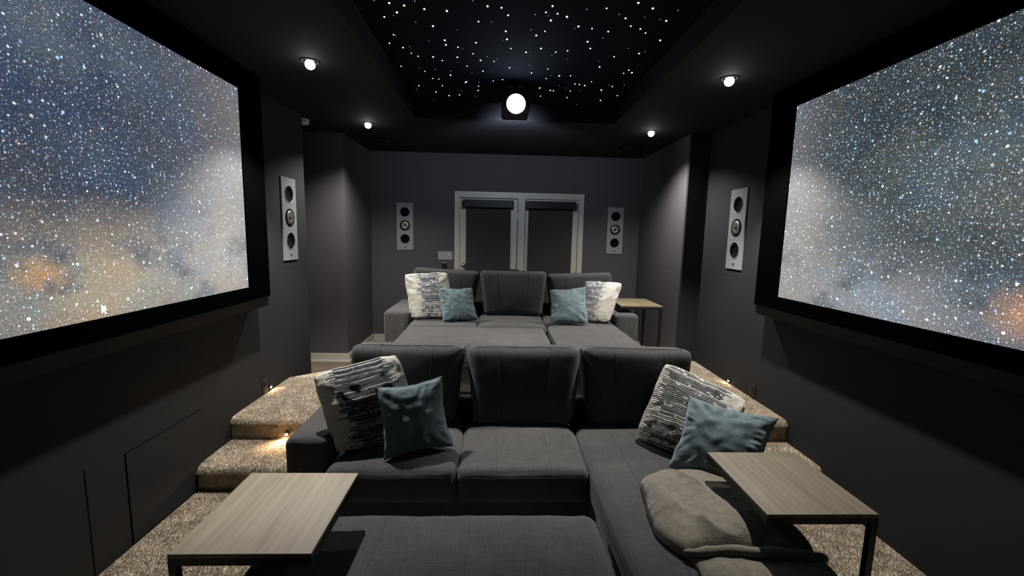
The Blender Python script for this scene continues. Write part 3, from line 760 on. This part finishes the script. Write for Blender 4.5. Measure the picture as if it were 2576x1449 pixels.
# ------------------------------------------------------------------ C-shaped side tables
def side_table(label, x0, x1, y0, y1, z, floor, leg_side, mat):
    t = thing('side_table', label, 'side table', ((x0+x1)/2, (y0+y1)/2, floor), 0, 'c-shaped side tables')
    hx, hy, h = (x1-x0)/2, (y1-y0)/2, z-floor
    MB().box(-hx, hx, -hy, hy, h-.016, h, .002).build('tabletop', mat, t)
    T = .025; a = h-.016
    b = MB()
    for y in (-hy, hy-T): b.box(-hx, hx, y, y+T, a-T, a)
    for x in (-hx, hx-T): b.box(x, x+T, -hy+T, hy-T, a-T, a)
    b.build('top_frame', M['steel'], t)
    lx = hx-T if leg_side > 0 else -hx
    for y in (-hy, hy-T): MB().box(lx, lx+T, y, y+T, 0, a-T).build('leg', M['steel'], t)
    b = MB()
    for y in (-hy, hy-T): b.box(-hx, hx, y, y+T, 0, T)
    b.box(lx, lx+T, -hy+T, hy-T, 0, T); b.build('base_frame', M['steel'], t)
side_table('pale grey oak side table over the left end of the front ottoman', -1.052, -.592, 1.285, 1.76, .69, .001, -1, M['table_wood_pale'])
side_table('grey oak side table over the front chaise beside the folded blanket', 1.062, 1.51, 1.475, 1.95, .69, .001, 1, M['table_wood'])
side_table('oak side table over the right arm of the rear sofa', 1.315, 1.765, 4.36, 4.90, Z2+.69, Z2+.001, 1, M['table_wood'])

# ------------------------------------------------------------------ pillows
def pillow(label, corners, thick, mat, seed, concave=.055, wr=.010, name='throw_pillow', group=None, corner=.02, full=.62):
    """corners: top left, top right, bottom right, bottom left (front face towards the camera)"""
    TL, TR, BR, BL = [Vector(c) for c in corners]
    cen = (TL+TR+BR+BL)/4
    g_ = 1+corner*1.35-.027
    TL, TR, BR, BL = [cen+(c-cen)*g_ for c in (TL, TR, BR, BL)]
    nrm = (TR-TL).cross(BL-TL).normalized()     # towards the viewer
    if nrm.y > 0: nrm = -nrm
    side = ((TR-TL).length+(BL-TL).length)/2
    t = thing(name, label, 'pillow', cen, 0, group)
    n = 56; V = []; U = []; Fc = []
    def base(u, v):
        # pull the edges in between the corners
        uu = u*(1-concave*2*(1-v*v)); vv = v*(1-concave*2*(1-u*u))
        cr = 1-corner*(u*u*v*v)**1.5*2; uu *= cr; vv *= cr
        a, bq = (uu+1)/2, (vv+1)/2
        return (BL*(1-a)+BR*a)*(1-bq)+(TL*(1-a)+TR*a)*bq
    def P(u, v, s):
        p = base(u, v)
        prof = (max(0, 1-u**2)**full)*(max(0, 1-v**2)**full)
        hgt = thick*.5*(prof*.85+.15*min(1, prof*5))
        rim = max(abs(u), abs(v)); k = max(0, 1-abs(rim-.84)/.24)
        q = Vector((u*5+seed, v*5, s*3+seed))
        w1 = noise.noise(q*.4)*wr*.9
        ang = math.atan2(v, u)
        fold = noise.noise(Vector((ang*6+seed, rim*1.0, s)))*wr*1.5*k
        fold2 = noise.noise(Vector((u*2.2+seed, v*9, s*2)))*wr*.5*k*(1 if abs(u) > .3 else abs(u)/.3)
        hgt += (w1+fold+fold2)*min(1, prof*3)
        e = noise.noise_vector(Vector((u*4+seed*2, v*4, 0)))*.006
        return p-cen+nrm*(hgt*s)+e
    grid = {}
    for s in (1, -1):
        for i in range(n+1):
            for j in range(n+1):
                edge = i in (0, n) or j in (0, n)
                key = (i, j, 0 if edge else s)
                if key in grid: continue
                u = math.sin(PI/2*(-1+2*i/n)) if False else -1+2*i/n; v = -1+2*j/n
                u = math.copysign(1-(1-abs(u))**1.35, u); v = math.copysign(1-(1-abs(v))**1.35, v)
                grid[key] = len(V); V.append(P(u, v, 0 if edge else s)); U.append(((u+1)/2, (v+1)/2))
    def g(i, j, s): return grid[(i, j, 0 if (i in (0, n) or j in (0, n)) else s)]
    for s in (1, -1):
        for i in range(n):
            for j in range(n):
                Fc.append((g(i, j, s), g(i+1, j, s), g(i+1, j+1, s), g(i, j+1, s)))
    cv = link_mesh('cover', V, Fc, mat, t, True, U)
    md = cv.modifiers.new('sub', 'SUBSURF'); md.levels = 1; md.render_levels = 1
    rimpts = [V[g(i, 0, 1)] for i in range(n)]+[V[g(n, j, 1)] for j in range(n)]+[V[g(n-i, n, 1)] for i in range(n)]+[V[g(0, n-j, 1)] for j in range(n)]
    MB().tube(rimpts, .0035, 6, True).build('edge_piping', mat, t, True)
    return t
W1 = woven('navy silver woven yarn', 64, .60, .36, -.10, (.010, .012, .030), (.13, .14, .17), .45, .30)
W2 = woven('grey cream woven yarn', 46, .47, .38, -.05, (.055, .058, .062), (.20, .205, .20), 0, .36)
W3 = woven('grey streaked cream yarn', 46, .56, .27, -.02, (.055, .06, .08), (.28, .30, .34), .1)
W4 = woven('grey edged cream yarn', 48, .12, .33, .12, (.10, .11, .13), (.36, .38, .42), 0)
pillow('cream and navy woven pillow leaning on the left arm of the front sofa', [(-1.060, 2.395, .915), (-.600, 2.545, 1.010), (-.435, 2.44, .56), (-.885, 2.27, .498)], .155, W1, 1, .03, .0035, corner=.055, full=.52)
pillow('dusty blue velvet pillow on the left seat of the front sofa', [(-.686, 2.318, .875), (-.310, 2.455, .902), (-.228, 2.33, .508), (-.606, 2.200, .494)], .15, M['blue'], 14, .07, .0065, group='dusty blue velvet pillows')
pillow('cream and grey woven pillow propped on the front chaise', [(1.10, 2.62, .955), (1.50, 2.34, .80), (1.22, 2.08, .52), (.868, 2.45, .515)], .19, W2, 5, .03, .007, corner=.055, full=.52)
pillow('dusty blue velvet pillow on the front chaise beside the side table', [(1.142, 2.37, .83), (1.505, 2.07, .818), (1.29, 1.86, .51), (.934, 2.123, .505)], .17, M['blue'], 23, .075, .010, group='dusty blue velvet pillows')
pillow('cream pillow with grey streaks at the left end of the rear sofa', [(-.985, 4.47, 1.312), (-.525, 4.55, 1.335), (-.45, 4.44, .86), (-.898, 4.44, .835)], .17, W3, 8, .035, .009, corner=.055, full=.52)
pillow('dusty blue velvet pillow at the left of the rear sofa', [(-.62, 4.40, 1.185), (-.255, 4.50, 1.182), (-.18, 4.40, .832), (-.55, 4.29, .833)], .15, M['blue'], 31, .06, .009, group='dusty blue velvet pillows')
pillow('dusty blue velvet pillow at the right of the rear sofa', [(.56, 4.44, 1.18), (.955, 4.42, 1.225), (.955, 4.22, .845), (.545, 4.26, .838)], .15, M['blue'], 37, .06, .009, group='dusty blue velvet pillows')
pillow('cream woven pillow with a grey side near the right arm of the rear sofa', [(.945, 4.50, 1.275), (1.36, 4.46, 1.262), (1.205, 4.37, .838), (.865, 4.45, .838)], .17, W4, 11, .035, .009, corner=.055, full=.52)

# ------------------------------------------------------------------ folded blanket on the chaise
def blanket():
    t = thing('plush_blanket', 'folded grey plush blanket lying on the front chaise', 'blanket', (1.02, 1.78, .488))
    def interp(a, outline):
        n = len(outline)
        for i in range(n):
            (a0, r0), (a1, r1) = outline[i], outline[(i+1) % n]
            if a1 < a0: a1 += 2*PI
            aa = a if a >= a0 else a+2*PI
            if a0 <= aa <= a1:
                k = (aa-a0)/(a1-a0) if a1 > a0 else 0
                k = k*k*(3-2*k); return r0*(1-k)+r1*k
        return outline[0][1]
    def blob(name, pts, c, zb, H, seed, parent, fold=1.0):
        ol = sorted([(math.atan2(y-c[1], x-c[0]), math.hypot(x-c[0], y-c[1])) for x, y in pts])
        nr, na = 46, 260; V = []; Fc = []
        for j in range(na):
            a = -PI+2*PI*j/na
            Rr = sum(interp((a+d+PI) % (2*PI)-PI, ol) for d in (-.10, -.05, 0, .05, .10))/5
            Rr *= 1+.018*noise.noise(Vector((a*5, seed, 0)))
            for i in range(nr+1):
                r = i/nr
                rr = 1-(1-r)**1.5
                x = c[0]+math.cos(a)*Rr*rr; y = c[1]+math.sin(a)*Rr*rr
                prof = (max(0, 1-rr**5))**.5
                q = Vector((x*5+seed, y*5, 0)); q2 = Vector((x*4.5+y*2.5+seed, y*2.2-x*1.5, 1))
                ridge = 1-abs(noise.noise(q2))*2
                z = H*prof*(.80+.30*noise.noise(q*.8)*fold+.16*fold*max(0, ridge)**3)
                z += .005*fold*noise.noise(Vector((x*16, y*16, seed)))*prof
                # dips below the seat edge where it overhangs
                for (xa, ya), (xb, yb), amp, wd in (((1.02, 2.0), (.92, 1.72), .014, .030), ((.92, 1.72), (.86, 1.53), .018, .026), ((1.12, 1.86), (1.06, 1.60), -.014, .035), ((.80, 1.86), (.90, 1.66), -.010, .03)):
                    L2 = (xb-xa)**2+(yb-ya)**2; tt = max(0, min(1, ((x-xa)*(xb-xa)+(y-ya)*(yb-ya))/L2))
                    dq = math.hypot(x-xa-tt*(xb-xa), y-ya-tt*(yb-ya))
                    z += amp*fold*math.exp(-(dq/wd)**2)*prof*math.sin(PI*min(1, max(0, tt*.8+.1)))
                drop = max(0, x-1.275)
                V.append((x-1.02, y-1.78, zb-.488+z-drop*1.6))
        nv = nr+1
        for j in range(na):
            j2 = (j+1) % na
            for i in range(nr): Fc.append((j*nv+i, j*nv+i+1, j2*nv+i+1, j2*nv+i))
        # underside
        k = len(V); V.append((c[0]-1.02, c[1]-1.78, zb-.488-.004))
        for j in range(na): Fc.append((j*nv+nr, k, ((j+1) % na)*nv+nr))
        o = link_mesh(name, V, Fc, M['plush'], parent, True)
        bm = bmesh.new(); bm.from_mesh(o.data); bmesh.ops.remove_doubles(bm, verts=bm.verts, dist=1e-5); bmesh.ops.recalc_face_normals(bm, faces=bm.faces); bm.to_mesh(o.data); bm.free()
        for p in o.data.polygons: p.use_smooth = True
        return o
    lower = [(.80, 1.30), (.78, 1.45), (.80, 1.75), (1.20, 1.9), (1.33, 1.8), (1.335, 1.5), (1.32, 1.34), (1.1, 1.27)]
    upper = [(.735, 1.90), (.745, 1.98), (.80, 2.02), (.90, 2.04), (1.05, 2.055), (1.18, 2.05), (1.29, 2.0), (1.325, 1.8), (1.32, 1.6), (1.31, 1.50), (1.2, 1.455), (1.0, 1.475), (.86, 1.50), (.78, 1.475), (.72, 1.52), (.695, 1.60), (.70, 1.72), (.72, 1.82)]
    blob('lower_fold', lower, (1.05, 1.58), .496, .045, 4, t, .8)
    up = blob('upper_fold', upper, (1.02, 1.76), .500, .095, 11, t, 1.0)
    # rolled hem along the near edge
    path = [(.755, 1.50, .512), (.80, 1.474, .528), (.88, 1.478, .538), (1.0, 1.458, .545), (1.12, 1.448, .545), (1.22, 1.440, .538), (1.29, 1.455, .520), (1.325, 1.49, .49)]
    pts = []
    for i in range(len(path)-1):
        for k in range(5):
            u = k/5; pts.append(tuple(a*(1-u)+b*u for a, b in zip(path[i], path[i+1])))
    pts.append(path[-1]); nn_ = len(pts)
    for _ in range(4):
        pts = [pts[0]]+[tuple((pts[i-1][c]+2*pts[i][c]+pts[i+1][c])/4 for c in range(3)) for i in range(1, nn_-1)]+[pts[-1]]
    rr = [(.009+.013*math.sin(PI*i/(nn_-1))**.5)*(1+.12*math.sin(i*1.1)) for i in range(nn_)]
    mb = MB().tube([(x-1.02, y-1.78, z-.488) for x, y, z in pts], 1.0, 16)
    for i in range(nn_):
        c = Vector((pts[i][0]-1.02, pts[i][1]-1.78, pts[i][2]-.488))
        for j in range(16):
            v = Vector(mb.v[i*16+j]); mb.v[i*16+j] = tuple(c+(v-c)*rr[i])
    mb.build('hem', M['plush'], t, True)
blanket()
